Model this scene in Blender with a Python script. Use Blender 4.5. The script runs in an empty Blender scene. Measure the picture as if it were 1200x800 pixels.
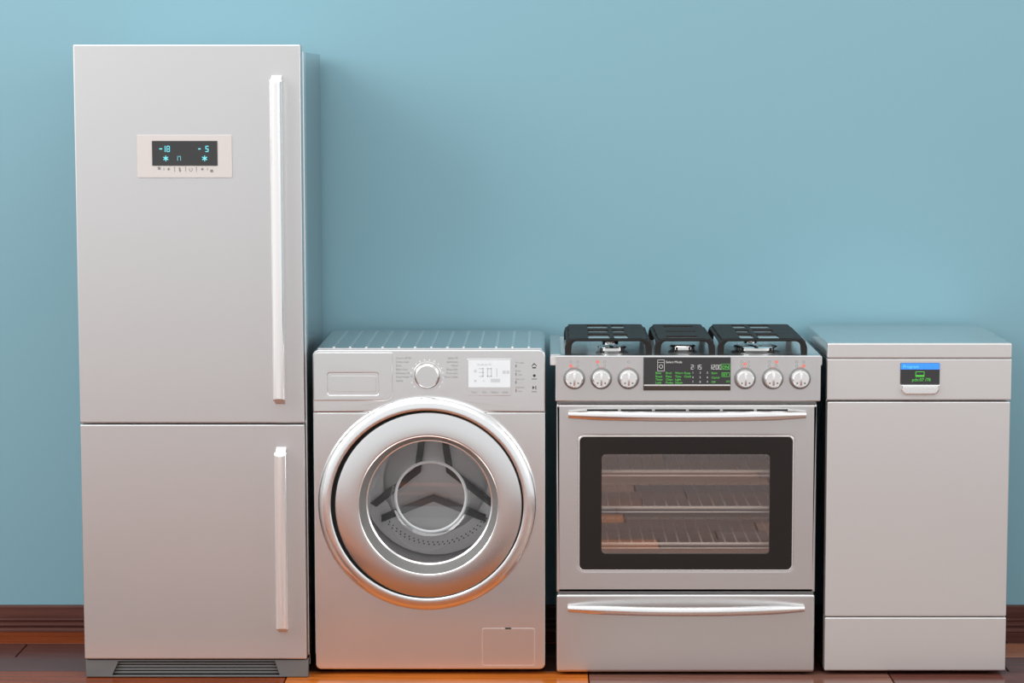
import bpy, bmesh, math, random
from mathutils import Vector
random.seed(7)
scene = bpy.context.scene
COL = scene.collection

# ------------------------------------------------------------------ camera
H, YC, FPX, CX, CY = 1.6, -7.463, 3000.0, 640.0, 426.0
PIT = math.radians(6.16); CP, SP = math.cos(PIT), math.sin(PIT)
cam_d = bpy.data.cameras.new('camera'); cam = bpy.data.objects.new('camera', cam_d); COL.objects.link(cam)
cam_d.sensor_fit = 'HORIZONTAL'; cam_d.sensor_width = 36.0; cam_d.lens = 36.0 * FPX / 1200.0
cam_d.shift_x = (600 - CX) / 1200.0; cam_d.shift_y = (CY - 400) / 1200.0
cam.location = (0, YC, H); cam.rotation_euler = (math.radians(90) - PIT, 0, 0)
cam_d.clip_end = 100
scene.camera = cam

# ------------------------------------------------------------------ world, lights, exposure
w = bpy.data.worlds.new('world'); scene.world = w; w.use_nodes = True
bg = w.node_tree.nodes['Background']
bg.inputs['Color'].default_value = (0.97, 0.985, 1.0, 1); bg.inputs['Strength'].default_value = 0.88

def area(name, loc, target, sx, sy, power, col=(1, 1, 1)):
    d = bpy.data.lights.new(name, 'AREA'); d.shape = 'RECTANGLE'; d.size = sx; d.size_y = sy
    d.energy = power; d.color = col
    o = bpy.data.objects.new(name, d); COL.objects.link(o); o.location = loc
    o.rotation_euler = (Vector(target) - Vector(loc)).to_track_quat('-Z', 'Y').to_euler()
    return o
area('ceiling_panel', (-0.6, -2.4, 4.0), (0.0, -0.3, 0.6), 5.0, 2.4, 60, (1, 0.985, 0.96))
area('softbox_left', (-4.7, -3.7, 3.5), (-0.2, -0.2, 0.9), 3.4, 3.0, 170, (1, 0.985, 0.96))
area('softbox_right', (4.9, -3.9, 3.0), (0.3, -0.2, 0.8), 3.0, 3.0, 80, (1, 0.985, 0.96))
scene.view_settings.view_transform = 'Standard'; scene.view_settings.look = 'None'
scene.view_settings.exposure = 0.0; scene.view_settings.gamma = 1.0
scene.view_settings.use_curve_mapping = False

# ------------------------------------------------------------------ helpers
def P(px, py, Y):
    """photo pixel -> (x, z) on the vertical plane y = Y"""
    a = (px - CX) / FPX; b = -(py - CY) / FPX
    t = (Y - YC) / (CP + b * SP)
    return a * t, H + (-SP + b * CP) * t
def PX(px, py, Y): return P(px, py, Y)[0]
def PZ(py, Y): return P(CX, py, Y)[1]

WORLD = {}
def empty(name, loc, label, cat, group=None):
    o = bpy.data.objects.new(name, None); COL.objects.link(o); o.location = loc
    o.empty_display_size = 0.1; WORLD[o.name] = Vector(loc)
    o['label'] = label; o['category'] = cat
    if group: o['group'] = group
    return o

def finish(name, me, mat, parent=None, angle=35, label=None, wn=False):
    n = len(me.vertices)
    co = [0.0] * (n * 3); me.vertices.foreach_get('co', co)
    xs, ys, zs = co[0::3], co[1::3], co[2::3]
    c = Vector(((min(xs) + max(xs)) / 2, (min(ys) + max(ys)) / 2, (min(zs) + max(zs)) / 2))
    for i in range(n):
        co[3*i] -= c.x; co[3*i+1] -= c.y; co[3*i+2] -= c.z
    me.vertices.foreach_set('co', co)
    me.polygons.foreach_set('use_smooth', [angle > 0] * len(me.polygons))
    if angle > 0: me.set_sharp_from_angle(angle=math.radians(angle))
    me.materials.clear()
    me.materials.append(mat); me.update(); me.name = name
    o = bpy.data.objects.new(name, me); COL.objects.link(o)
    WORLD[o.name] = c
    if parent is not None:
        o.parent = parent; o.location = c - WORLD[parent.name]
    else: o.location = c
    if wn:
        md = o.modifiers.new('weighted_normals', 'WEIGHTED_NORMAL'); md.mode = 'FACE_AREA'; md.weight = 100; md.keep_sharp = True
    if label: o['label'] = label
    return o

def copy_to(o, parent, delta):
    c = o.copy(); COL.objects.link(c); wl = WORLD[o.name] + Vector(delta); WORLD[c.name] = wl
    c.parent = parent
    c.location = wl - WORLD[parent.name] if parent else wl
    return c

def bm_mesh(bm):
    me = bpy.data.meshes.new('m'); bm.normal_update(); bm.to_mesh(me); bm.free(); return me

def box_bm(x0, x1, y0, y1, z0, z1, bev=0.0, seg=2, bm=None):
    own = bmesh.new()
    bmesh.ops.create_cube(own, size=1.0)
    for v in own.verts:
        v.co = Vector(((x0+x1)/2 + v.co.x*(x1-x0), (y0+y1)/2 + v.co.y*(y1-y0), (z0+z1)/2 + v.co.z*(z1-z0)))
    if bev > 0:
        bmesh.ops.bevel(own, geom=list(own.edges), offset=bev, segments=seg, profile=0.5, affect='EDGES', clamp_overlap=True)
    if bm is None: return own
    me = bm_mesh(own); bm.from_mesh(me); bpy.data.meshes.remove(me); return bm

def box(name, x0, x1, y0, y1, z0, z1, mat, parent=None, bev=0.0, seg=2, label=None):
    return finish(name, bm_mesh(box_bm(x0, x1, y0, y1, z0, z1, bev, seg)), mat, parent, label=label, wn=bev > 0)

def rrect(x0, x1, z0, z1, r, n=6):
    """rounded rectangle, r may be one radius or four (bottom-left, bottom-right, top-right, top-left)"""
    rs = (r,) * 4 if not isinstance(r, (tuple, list)) else r
    pts = []
    for (cx, cz, a0, rr) in ((x0, z0, 180, rs[0]), (x1, z0, 270, rs[1]), (x1, z1, 0, rs[2]), (x0, z1, 90, rs[3])):
        sx = 1 if cx == x0 else -1; sz = 1 if cz == z0 else -1
        if rr <= 0: pts.append((cx, cz)); continue
        for k in range(n + 1):
            a = math.radians(a0 + 90 * k / n)
            pts.append((cx + sx*rr + rr*math.cos(a), cz + sz*rr + rr*math.sin(a)))
    return pts
def circle(cx, cz, r, n=64, rz=None):
    rz = rz or r
    return [(cx + r*math.cos(2*math.pi*k/n), cz + rz*math.sin(2*math.pi*k/n)) for k in range(n)]

def plate_mesh(loops, thick, bev=0.0, seg=2):
    cu = bpy.data.curves.new('tmp', 'CURVE'); cu.dimensions = '2D'; cu.fill_mode = 'BOTH'
    cu.extrude = max(0.0, thick/2 - bev); cu.bevel_depth = bev; cu.bevel_resolution = seg; cu.offset = -bev
    for pts in loops:
        s = cu.splines.new('POLY'); s.points.add(len(pts) - 1); s.use_cyclic_u = True
        for q, (x, z) in zip(s.points, pts): q.co = (x, z, 0, 1)
    ob = bpy.data.objects.new('tmp', cu)
    me = bpy.data.meshes.new_from_object(ob)
    bpy.data.objects.remove(ob); bpy.data.curves.remove(cu)
    bm = bmesh.new(); bm.from_mesh(me); bpy.data.meshes.remove(me)
    bmesh.ops.remove_doubles(bm, verts=bm.verts, dist=1e-6)
    bmesh.ops.recalc_face_normals(bm, faces=bm.faces)
    return bm
def plate(name, loops, yf, thick, mat, parent=None, bev=0.0, seg=2, label=None, axis='Y', angle=35):
    """flat piece with real thickness; loops in (x,z), front face at y = yf (axis Y) or loops in (x,y), top at z = yf (axis Z)
       or loops in (y,z) with left face at x = yf (axis X)"""
    bm = plate_mesh(loops, thick, bev, seg)
    for v in bm.verts:
        x, y, z = v.co
        if axis == 'Y': v.co = (x, yf + thick/2 - z, y)
        elif axis == 'Z': v.co = (x, y, yf - thick/2 + z)
        else: v.co = (yf + thick/2 + z, x, y)
    return finish(name, bm_mesh(bm), mat, parent, angle=angle, label=label, wn=bev > 0)

def lathe(name, cx, cz, prof, mat, parent=None, n=64, axis='Y', oz=0.0, sz=1.0, closed=False, angle=35, label=None):
    """profile of (radius, offset) turned around the y axis through (cx, cz), or around z through (cx, cy)"""
    bm = bmesh.new(); rings = []
    for (r, o) in prof:
        if r < 1e-6:
            v = (cx, o, cz) if axis == 'Y' else (cx, cz, o); rings.append([bm.verts.new(v)]); continue
        ring = []
        for k in range(n):
            a = 2*math.pi*k/n; ca, sa = math.cos(a), math.sin(a)
            ring.append(bm.verts.new((cx + r*ca, o, cz + r*sa*sz) if axis == 'Y' else (cx + r*ca, cz + r*sa, o)))
        rings.append(ring)
    pairs = list(zip(rings, rings[1:]))
    if closed: pairs.append((rings[-1], rings[0]))
    for A, B in pairs:
        for k in range(n):
            k2 = (k+1) % n
            vs = [A[k % len(A)], A[k2 % len(A)], B[k2 % len(B)], B[k % len(B)]]
            u = []
            for q in vs:
                if q not in u: u.append(q)
            if len(u) > 2: bm.faces.new(u)
    bmesh.ops.recalc_face_normals(bm, faces=bm.faces)
    return finish(name, bm_mesh(bm), mat, parent, angle=angle, label=label)

def tube_bm(pts, r, n=8, bm=None, cap=True):
    bm = bm or bmesh.new(); rings = []
    pts = [Vector(q) for q in pts]
    for i, q in enumerate(pts):
        d = (pts[min(i+1, len(pts)-1)] - pts[max(i-1, 0)]).normalized()
        up = Vector((0, 0, 1)) if abs(d.z) < 0.9 else Vector((0, 1, 0))
        s = d.cross(up).normalized(); u = s.cross(d)
        rr = r[i] if isinstance(r, (list, tuple)) else r
        rings.append([bm.verts.new(q + s*rr*math.cos(2*math.pi*k/n) + u*rr*math.sin(2*math.pi*k/n)) for k in range(n)])
    for A, B in zip(rings, rings[1:]):
        for k in range(n): bm.faces.new((A[k], A[(k+1) % n], B[(k+1) % n], B[k]))
    if cap: bm.faces.new(rings[0]); bm.faces.new(rings[-1])
    bmesh.ops.recalc_face_normals(bm, faces=bm.faces)
    return bm
def tube(name, pts, r, mat, parent, n=8, label=None):
    return finish(name, bm_mesh(tube_bm(pts, r, n)), mat, parent, angle=50, label=label)

def text_bm(bm, s, x, z, y, size, align='LEFT'):
    """lettering facing -y, baseline at z"""
    cu = bpy.data.curves.new('t', 'FONT'); cu.body = s; cu.size = size; cu.align_x = align; cu.resolution_u = 2
    ob = bpy.data.objects.new('t', cu); me = bpy.data.meshes.new_from_object(ob)
    bpy.data.objects.remove(ob); bpy.data.curves.remove(cu)
    for v in me.vertices: v.co = (x + v.co.x, y, z + v.co.y)
    bm.from_mesh(me); bpy.data.meshes.remove(me)
def quad_bm(bm, x0, x1, z0, z1, y):
    bm.faces.new([bm.verts.new(q) for q in ((x0, y, z0), (x1, y, z0), (x1, y, z1), (x0, y, z1))])
def poly_bm(bm, pts, y):
    bm.faces.new([bm.verts.new((x, y, z)) for x, z in pts])
SEG = {'0': 'abcdef', '1': 'bc', '2': 'abged', '3': 'abgcd', '4': 'fgbc', '5': 'afgcd', '6': 'afgedc', '7': 'abc', '8': 'abcdefg', '9': 'abcdfg', '-': 'g'}
def seg_bm(bm, s, x, z, y, h, t=None, gap=0.35):
    wd = h * 0.52; t = t or h * 0.13
    for ch in s:
        if ch in SEG:
            for k in SEG[ch]:
                a = {'a': (0, wd, h-t, h), 'g': (0, wd, h/2-t/2, h/2+t/2), 'd': (0, wd, 0, t), 'f': (0, t, h/2, h), 'b': (wd-t, wd, h/2, h),
                     'e': (0, t, 0, h/2), 'c': (wd-t, wd, 0, h/2)}[k]
                quad_bm(bm, x+a[0], x+a[1], z+a[2], z+a[3], y)
        elif ch == ':':
            for q in (0.28, 0.66): quad_bm(bm, x+wd*0.1, x+wd*0.1+t, z+h*q, z+h*q+t, y)
            x -= wd * 0.6
        x += wd + h * gap * 0.6

# ------------------------------------------------------------------ materials (all procedural)
def mat(name, col, metal=0.0, rough=0.5, rvar=0.0, scale=30.0, stretch=(1, 1, 1), bump=0.0, coat=0.0, emit=None, estr=1.0, spec=None, cvar=0.0):
    m = bpy.data.materials.new(name); m.use_nodes = True
    nt = m.node_tree; b = nt.nodes['Principled BSDF']
    b.inputs['Base Color'].default_value = (*col, 1); b.inputs['Metallic'].default_value = metal
    b.inputs['Roughness'].default_value = rough
    if coat: b.inputs['Coat Weight'].default_value = coat; b.inputs['Coat Roughness'].default_value = 0.05
    if spec is not None: b.inputs['Specular IOR Level'].default_value = spec
    if emit: b.inputs['Emission Color'].default_value = (*emit, 1); b.inputs['Emission Strength'].default_value = estr
    if rvar or bump or cvar:
        tc = nt.nodes.new('ShaderNodeTexCoord'); mp = nt.nodes.new('ShaderNodeMapping'); nz = nt.nodes.new('ShaderNodeTexNoise')
        mp.inputs['Scale'].default_value = stretch; nz.inputs['Scale'].default_value = scale; nz.inputs['Detail'].default_value = 4
        nt.links.new(tc.outputs['Object'], mp.inputs['Vector']); nt.links.new(mp.outputs['Vector'], nz.inputs['Vector'])
        if rvar:
            mr = nt.nodes.new('ShaderNodeMapRange'); mr.inputs['To Min'].default_value = rough - rvar; mr.inputs['To Max'].default_value = rough + rvar
            nt.links.new(nz.outputs['Fac'], mr.inputs['Value']); nt.links.new(mr.outputs['Result'], b.inputs['Roughness'])
        if cvar:
            mx = nt.nodes.new('ShaderNodeMix'); mx.data_type = 'RGBA'
            mx.inputs[6].default_value = (*[c*(1-cvar) for c in col], 1); mx.inputs[7].default_value = (*[min(1, c*(1+cvar)) for c in col], 1)
            nt.links.new(nz.outputs['Fac'], mx.inputs[0]); nt.links.new(mx.outputs[2], b.inputs['Base Color'])
        if bump:
            bp = nt.nodes.new('ShaderNodeBump'); bp.inputs['Strength'].default_value = bump; bp.inputs['Distance'].default_value = 0.002
            nt.links.new(nz.outputs['Fac'], bp.inputs['Height']); nt.links.new(bp.outputs['Normal'], b.inputs['Normal'])
    return m
def glass(name, refl, tint, rough=0.02):
    """thin coated pane: clear tint mixed with a mirror-like coating"""
    m = bpy.data.materials.new(name); m.use_nodes = True; nt = m.node_tree; nt.nodes.clear()
    o = nt.nodes.new('ShaderNodeOutputMaterial'); mx = nt.nodes.new('ShaderNodeMixShader')
    t = nt.nodes.new('ShaderNodeBsdfTransparent'); t.inputs[0].default_value = (*tint, 1)
    g = nt.nodes.new('ShaderNodeBsdfGlossy'); g.inputs['Roughness'].default_value = rough
    lw = nt.nodes.new('ShaderNodeLayerWeight'); lw.inputs['Blend'].default_value = 0.5
    pw = nt.nodes.new('ShaderNodeMath'); pw.operation = 'POWER'; pw.inputs[1].default_value = 4.0
    ad = nt.nodes.new('ShaderNodeMath'); ad.operation = 'MULTIPLY_ADD'; ad.use_clamp = True; ad.inputs[1].default_value = 0.6; ad.inputs[2].default_value = refl
    nt.links.new(lw.outputs['Facing'], pw.inputs[0]); nt.links.new(pw.outputs[0], ad.inputs[0]); nt.links.new(ad.outputs[0], mx.inputs[0])
    nt.links.new(t.outputs[0], mx.inputs[1]); nt.links.new(g.outputs[0], mx.inputs[2]); nt.links.new(mx.outputs[0], o.inputs[0])
    return m
def wood(name, mode, base=(0.2, 0.07, 0.03), rough=0.16):
    m = bpy.data.materials.new(name); m.use_nodes = True; nt = m.node_tree; b = nt.nodes['Principled BSDF']; L = nt.links
    tc = nt.nodes.new('ShaderNodeTexCoord'); mp = nt.nodes.new('ShaderNodeMapping'); mp.inputs['Scale'].default_value = (1.2, 22, 22)
    nz = nt.nodes.new('ShaderNodeTexNoise'); nz.inputs['Scale'].default_value = 3.0; nz.inputs['Detail'].default_value = 6; nz.inputs['Distortion'].default_value = 0.6
    L.new(tc.outputs['Object'], mp.inputs['Vector'])
    L.new(mp.outputs['Vector'], nz.inputs['Vector'])
    if mode == 'object':
        oi = nt.nodes.new('ShaderNodeObjectInfo'); src = oi.outputs['Color']
    elif mode == 'island':
        ge = nt.nodes.new('ShaderNodeNewGeometry'); cr = nt.nodes.new('ShaderNodeValToRGB')
        cr.color_ramp.interpolation = 'CONSTANT'
        e = cr.color_ramp.elements; e[0].color = (*TONES[0], 1); e[1].position = 1.0 / len(TONES); e[1].color = (*TONES[1], 1)
        for k in range(2, len(TONES)):
            q = e.new(k / len(TONES)); q.color = (*TONES[k], 1)
        L.new(ge.outputs['Random Per Island'], cr.inputs['Fac']); src = cr.outputs['Color']
    else:
        rgb = nt.nodes.new('ShaderNodeRGB'); rgb.outputs[0].default_value = (*base, 1); src = rgb.outputs[0]
    mr = nt.nodes.new('ShaderNodeMapRange'); mr.inputs['From Min'].default_value = 0.25; mr.inputs['From Max'].default_value = 0.75
    mr.inputs['To Min'].default_value = 0.62; mr.inputs['To Max'].default_value = 1.25
    L.new(nz.outputs['Fac'], mr.inputs['Value'])
    mx = nt.nodes.new('ShaderNodeVectorMath'); mx.operation = 'SCALE'
    L.new(src, mx.inputs[0]); L.new(mr.outputs['Result'], mx.inputs['Scale']); L.new(mx.outputs['Vector'], b.inputs['Base Color'])
    b.inputs['Roughness'].default_value = rough
    b.inputs['Specular IOR Level'].default_value = 0.09
    return m
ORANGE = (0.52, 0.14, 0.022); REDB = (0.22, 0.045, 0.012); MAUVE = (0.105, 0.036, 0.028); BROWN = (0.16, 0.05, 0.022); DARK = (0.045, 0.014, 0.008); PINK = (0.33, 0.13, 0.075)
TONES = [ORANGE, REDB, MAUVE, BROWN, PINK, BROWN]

M = {}
M['wall'] = mat('wall_paint', (0.198, 0.380, 0.452), rough=0.62, bump=0.02, scale=180, cvar=0.015)
M['steel'] = mat('brushed_steel', (0.70, 0.695, 0.695), 0.96, 0.30, rvar=0.02, scale=12, stretch=(1, 1, 30))
M['steel_fridge'] = mat('satin_silver', (0.695, 0.70, 0.705), 0.93, 0.36, rvar=0.02, scale=10, stretch=(30, 1, 1))
M['steel_washer'] = mat('silver_enamel', (0.82, 0.82, 0.82), 1.0, 0.22, rvar=0.01, scale=20)
M['steel_dish'] = mat('silver_paint', (0.76, 0.75, 0.745), 0.80, 0.36, rvar=0.02, scale=10, stretch=(1, 1, 30))
M['steel_dark'] = mat('dark_steel', (0.30, 0.30, 0.30), 0.8, 0.35)
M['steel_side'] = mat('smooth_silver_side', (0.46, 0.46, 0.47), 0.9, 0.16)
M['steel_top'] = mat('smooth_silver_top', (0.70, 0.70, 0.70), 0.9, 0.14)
M['white_satin'] = mat('white_satin_metal', (0.97, 0.96, 0.955), 0.72, 0.16)
M['rack'] = mat('bright_wire', (0.95, 0.93, 0.91), 0.15, 0.3)
M['deck'] = mat('cooktop_steel', (0.78, 0.78, 0.78), 0.6, 0.28)
M['bore'] = mat('door_bore_grey', (0.34, 0.34, 0.335), 0.4, 0.4)
M['reflect_floor'] = mat('pale_reflect_floor', (0.72, 0.71, 0.70), 0, 0.5, cvar=0.03, scale=3)
M['chrome'] = mat('chrome', (0.92, 0.92, 0.92), 1.0, 0.10)
M['satin'] = mat('satin_chrome', (0.95, 0.945, 0.94), 0.9, 0.22)
M['handle'] = mat('polished_handle', (0.93, 0.93, 0.93), 0.95, 0.16)
M['black'] = mat('black_enamel', (0.012, 0.012, 0.012), 0, 0.35)
M['rubber'] = mat('black_rubber', (0.01, 0.01, 0.01), 0, 0.7)
M['iron'] = mat('cast_iron', (0.018, 0.0165, 0.016), 0, 0.6, bump=0.25, scale=300, spec=0.22)
M['grille'] = mat('grey_plastic', (0.15, 0.155, 0.155), 0.1, 0.45)
M['panelw'] = mat('warm_white_plastic', (0.60, 0.57, 0.555), 0.0, 0.4)
M['screen'] = mat('dark_screen', (0.035, 0.035, 0.036), 0, 0.25)
M['oglass_black'] = mat('black_oven_glass', (0.014, 0.011, 0.010), 0, 0.28, spec=0.35)
M['cyan'] = mat('cyan_led', (0.1, 0.5, 0.55), emit=(0.18, 0.62, 0.70), estr=0.55)
M['cyan_dim'] = mat('pale_cyan_led', (0.1, 0.4, 0.45), emit=(0.25, 0.5, 0.55), estr=0.5)
M['green'] = mat('green_led', (0.05, 0.4, 0.05), emit=(0.10, 0.55, 0.06), estr=0.6)
M['white_led'] = mat('white_led', (0.5, 0.5, 0.5), emit=(0.6, 0.62, 0.6), estr=0.45)
M['blue'] = mat('blue_display_bar', (0.03, 0.2, 0.7), emit=(0.04, 0.26, 0.85), estr=0.6)
M['lcd'] = mat('white_lcd', (0.75, 0.80, 0.83), rough=0.25, emit=(0.8, 0.88, 0.92), estr=0.06)
M['lcd_seg'] = mat('lcd_segment', (0.58, 0.64, 0.68), rough=0.4)
M['ink'] = mat('grey_ink', (0.22, 0.22, 0.22), rough=0.6)
M['ink_light'] = mat('light_grey_ink', (0.36, 0.36, 0.36), rough=0.6)
M['ink_dark'] = mat('black_ink', (0.03, 0.03, 0.03), rough=0.6)
M['red'] = mat('red_ink', (0.80, 0.22, 0.17), rough=0.5)
M['gasket'] = mat('grey_gasket', (0.10, 0.10, 0.10), 0, 0.6)
M['strip'] = mat('brown_strip', (0.055, 0.036, 0.028), 0.2, 0.3)
M['drum'] = mat('drum_steel', (0.82, 0.82, 0.83), 0.25, 0.35)
M['lifter'] = mat('drum_lifter_plastic', (0.06, 0.062, 0.065), 0.1, 0.4)
M['oven_in'] = mat('oven_enamel', (0.24, 0.21, 0.20), 0.3, 0.4)
M['oven_glass'] = glass('oven_window_glass', 0.24, (0.95, 0.92, 0.90))
M['door_glass'] = glass('washer_door_glass', 0.12, (0.98, 0.98, 0.98))
M['subfloor'] = mat('dark_joint', (0.012, 0.006, 0.004), 0, 0.6)
M['plank'] = wood('varnished_plank', 'object')
M['planks_far'] = wood('varnished_planks', 'island')
M['skirt'] = wood('varnished_cherry', 'plain', base=(0.105, 0.042, 0.034), rough=0.3)

# ------------------------------------------------------------------ setting
def structure(o, label, cat):
    o['kind'] = 'structure'; o['label'] = label; o['category'] = cat; return o
wall = box('wall_back', -7, 7, 0.0, 0.15, -0.1, 4.2, M['wall'])
structure(wall, 'plain blue painted wall behind the four appliances', 'wall')
floor = box('floor', -7, 7, -4.8465, 0.0, -0.12, -0.014, M['subfloor'])
structure(floor, 'glossy wooden plank floor the appliances stand on', 'floor')
unseen_floor = box('floor', -7, 7, -13, -4.848, -0.12, 0.0, M['reflect_floor'])  # added out of view so the appliance fronts reflect something pale
structure(unseen_floor, 'unseen pale floor beyond the wooden planks, added to lighten the appliance reflections', 'floor')
base = empty('baseboard_back', (0, -0.012, 0), 'dark reddish brown moulded wooden baseboard along the blue wall', 'baseboard')
base['kind'] = 'structure'
def prof_x(name, prof, x0, x1, m, parent):
    bm = bmesh.new(); A = [bm.verts.new((x0, y, z)) for y, z in prof]; B = [bm.verts.new((x1, y, z)) for y, z in prof]
    n = len(prof)
    for k in range(n): bm.faces.new((A[k], A[(k+1) % n], B[(k+1) % n], B[k]))
    bm.faces.new(A); bm.faces.new(B); bmesh.ops.recalc_face_normals(bm, faces=bm.faces)
    return finish(name, bm_mesh(bm), m, parent, angle=30)
zb = lambda py: PZ(py, -0.016)
prof_x('board', [(-0.0005, 0.001), (-0.017, 0.001), (-0.017, zb(733)), (-0.015, zb(726)), (-0.015, zb(711.5)), (-0.012, zb(710)), (-0.0005, zb(709.5))], -6.9, 6.9, M['skirt'], base)
def bead(z, r, y):
    pts = [(y + r*0.9*math.cos(a), z + r*math.sin(a)) for a in [math.radians(90 + 180*k/8) for k in range(9)]]
    return prof_x('bead', pts + [(y + 0.002, z - r), (y + 0.002, z + r)], -6.9, 6.9, M['skirt'], base)
bead(zb(726), 0.0042, -0.016); bead(zb(732), 0.0050, -0.0172)
prof_x('shoe_moulding', [(-0.017, 0.001), (-0.026, 0.001), (-0.025, 0.006), (-0.021, 0.010), (-0.017, 0.011)], -6.9, 6.9, M['skirt'], base)

# planks: rows run along x, visible seams read off the photograph
PW = 0.1795; PL = 0.825; G = 0.0016
def plank_mesh(L):
    bm = box_bm(-L/2 + G, L/2 - G, -PW/2 + G/2, PW/2 - G/2, -0.0135, 0.0, 0.0016, 1)
    me = bm_mesh(bm); me.polygons.foreach_set('use_smooth', [False]*len(me.polygons)); me.materials.append(M['plank']); me.name = 'plank'
    return me
PME = plank_mesh(PL)
row_off = {0: 1.335, 1: -1.50, 2: 0.45, 3: 0.116, 4: 0.055, 5: 0.14, 6: 0.07, 7: 0.135, 8: 0.03}
special = {}
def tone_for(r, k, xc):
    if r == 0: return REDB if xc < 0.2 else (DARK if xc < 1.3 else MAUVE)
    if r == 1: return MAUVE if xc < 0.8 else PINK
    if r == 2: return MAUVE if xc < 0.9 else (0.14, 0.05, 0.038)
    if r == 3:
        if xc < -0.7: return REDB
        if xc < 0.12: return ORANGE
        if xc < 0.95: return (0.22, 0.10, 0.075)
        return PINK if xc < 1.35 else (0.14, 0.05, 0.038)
    if r < 8 and -0.65 < xc < 0.0: return (0.37, 0.10, 0.02)  # unseen rows, toned to put an orange reflection in the washer front
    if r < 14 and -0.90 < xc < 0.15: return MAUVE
    if r < 12 and 0.15 <= xc < 1.6: return (0.34, 0.20, 0.15) if (r + k) % 2 else (0.30, 0.19, 0.15)  # unseen planks kept lighter to brighten the stove and dishwasher reflections
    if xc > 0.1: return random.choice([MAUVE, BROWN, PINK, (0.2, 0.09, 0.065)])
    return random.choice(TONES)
NEAR_ROWS = 27; cnt = 0
far_bm = bmesh.new()
for r in range(0, 27):
    y = -PW * (r + 0.5)
    off = row_off.get(r, random.uniform(0, PL))
    k0 = math.ceil((-6.8 - off) / PL); k1 = math.floor((6.8 - off) / PL)
    for k in range(k0, k1):
        xc = off + PL * (k + 0.5)
        if r < NEAR_ROWS and abs(xc) < (4.2 if r < 6 else 3.6):
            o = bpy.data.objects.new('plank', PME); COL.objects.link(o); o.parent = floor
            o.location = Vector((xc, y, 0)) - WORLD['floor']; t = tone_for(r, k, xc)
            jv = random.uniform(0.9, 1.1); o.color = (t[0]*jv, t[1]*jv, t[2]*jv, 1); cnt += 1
        else:
            box_bm(xc - PL/2 + G, xc + PL/2 - G, y - PW/2 + G/2, y + PW/2 - G/2, -0.0135, 0.0, 0.0, 1, bm=far_bm)
fo = finish('far_planks', bm_mesh(far_bm), M['planks_far'], floor, angle=0); fo['kind'] = 'stuff'

# ------------------------------------------------------------------ refrigerator
YF = -0.62
FX0, FX1 = -1.2566, -0.6500
fr = empty('refrigerator', ((FX0+FX1)/2, -0.32, 0), 'tall silver two-door refrigerator with long vertical handles and a small display', 'refrigerator')
z = lambda py: PZ(py, YF)
ft, fs, fb = 1.713, z(496.5), z(772.3)
body_top = 1.694; DT = 0.052
box('cabinet', FX0 + 0.003, FX1 - 0.0015, YF + DT + 0.058, -0.032, 0.012, body_top, M['steel_side'], fr, 0.003)
box('cabinet_frame', FX0 + 0.002, FX1 + 0.0005, YF + DT + 0.008, YF + DT + 0.058, 0.050, body_top + 0.001, M['satin'], fr, 0.003)
for (a, b) in ((fs + 0.004, body_top - 0.004), (fb + 0.004, fs - 0.006)):
    box('gasket', FX0 + 0.010, FX1 - 0.006, YF + DT, YF + DT + 0.008, a, b, M['gasket'], fr)
box('hinge_cover', FX1 - 0.075, FX1 - 0.004, YF + DT + 0.001, YF + DT + 0.09, body_top + 0.001, body_top + 0.017, M['satin'], fr, 0.003)
d1 = box('door', FX0, FX1 - 0.002, YF, YF + DT, fs + 0.0018, ft, M['steel_fridge'], fr, 0.004, 3, label='tall upper refrigerator door')
d2 = box('door', FX0, FX1 - 0.002, YF, YF + DT, fb, fs - 0.0018, M['steel_fridge'], fr, 0.004, 3, label='shorter lower freezer door')

def bar_handle(door, xc, zlo, zhi):
    """extruded bar: rounded front, narrower neck to the door, ends sloping towards the door"""
    depth = 0.050; hw = 0.0165; nw = 0.0135; e = 0.020
    prof = []                       # (x, distance out of the door)
    prof += [(nw, 0.0), (nw, depth - 0.024), (hw, depth - 0.020)]
    for k in range(0, 9):
        a = math.radians(0 + 180*k/8)
        prof.append((hw*math.cos(a), depth - 0.016 + 0.016*math.sin(a)))
    prof += [(-hw, depth - 0.020), (-nw, depth - 0.024), (-nw, 0.0)]
    bm = bmesh.new(); A = []; B = []
    for x, d in prof:
        k = 1 - d / depth
        A.append(bm.verts.new((xc + x, YF - d, zlo - e*k))); B.append(bm.verts.new((xc + x, YF - d, zhi + e*k)))
    n = len(prof)
    for k in range(n): bm.faces.new((A[k], A[(k+1) % n], B[(k+1) % n], B[k]))
    bm.faces.new(A); bm.faces.new(B); bmesh.ops.recalc_face_normals(bm, faces=bm.faces)
    return finish('handle', bm_mesh(bm), M['white_satin'], door, angle=40, label='bright silver vertical bar handle')
yh = YF - 0.045
bar_handle(d1, PX(322.3, 96, yh), PZ(467, yh), PZ(97, yh))
bar_handle(d2, PX(329.0, 640, yh), PZ(736, yh), PZ(535, yh))

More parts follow.
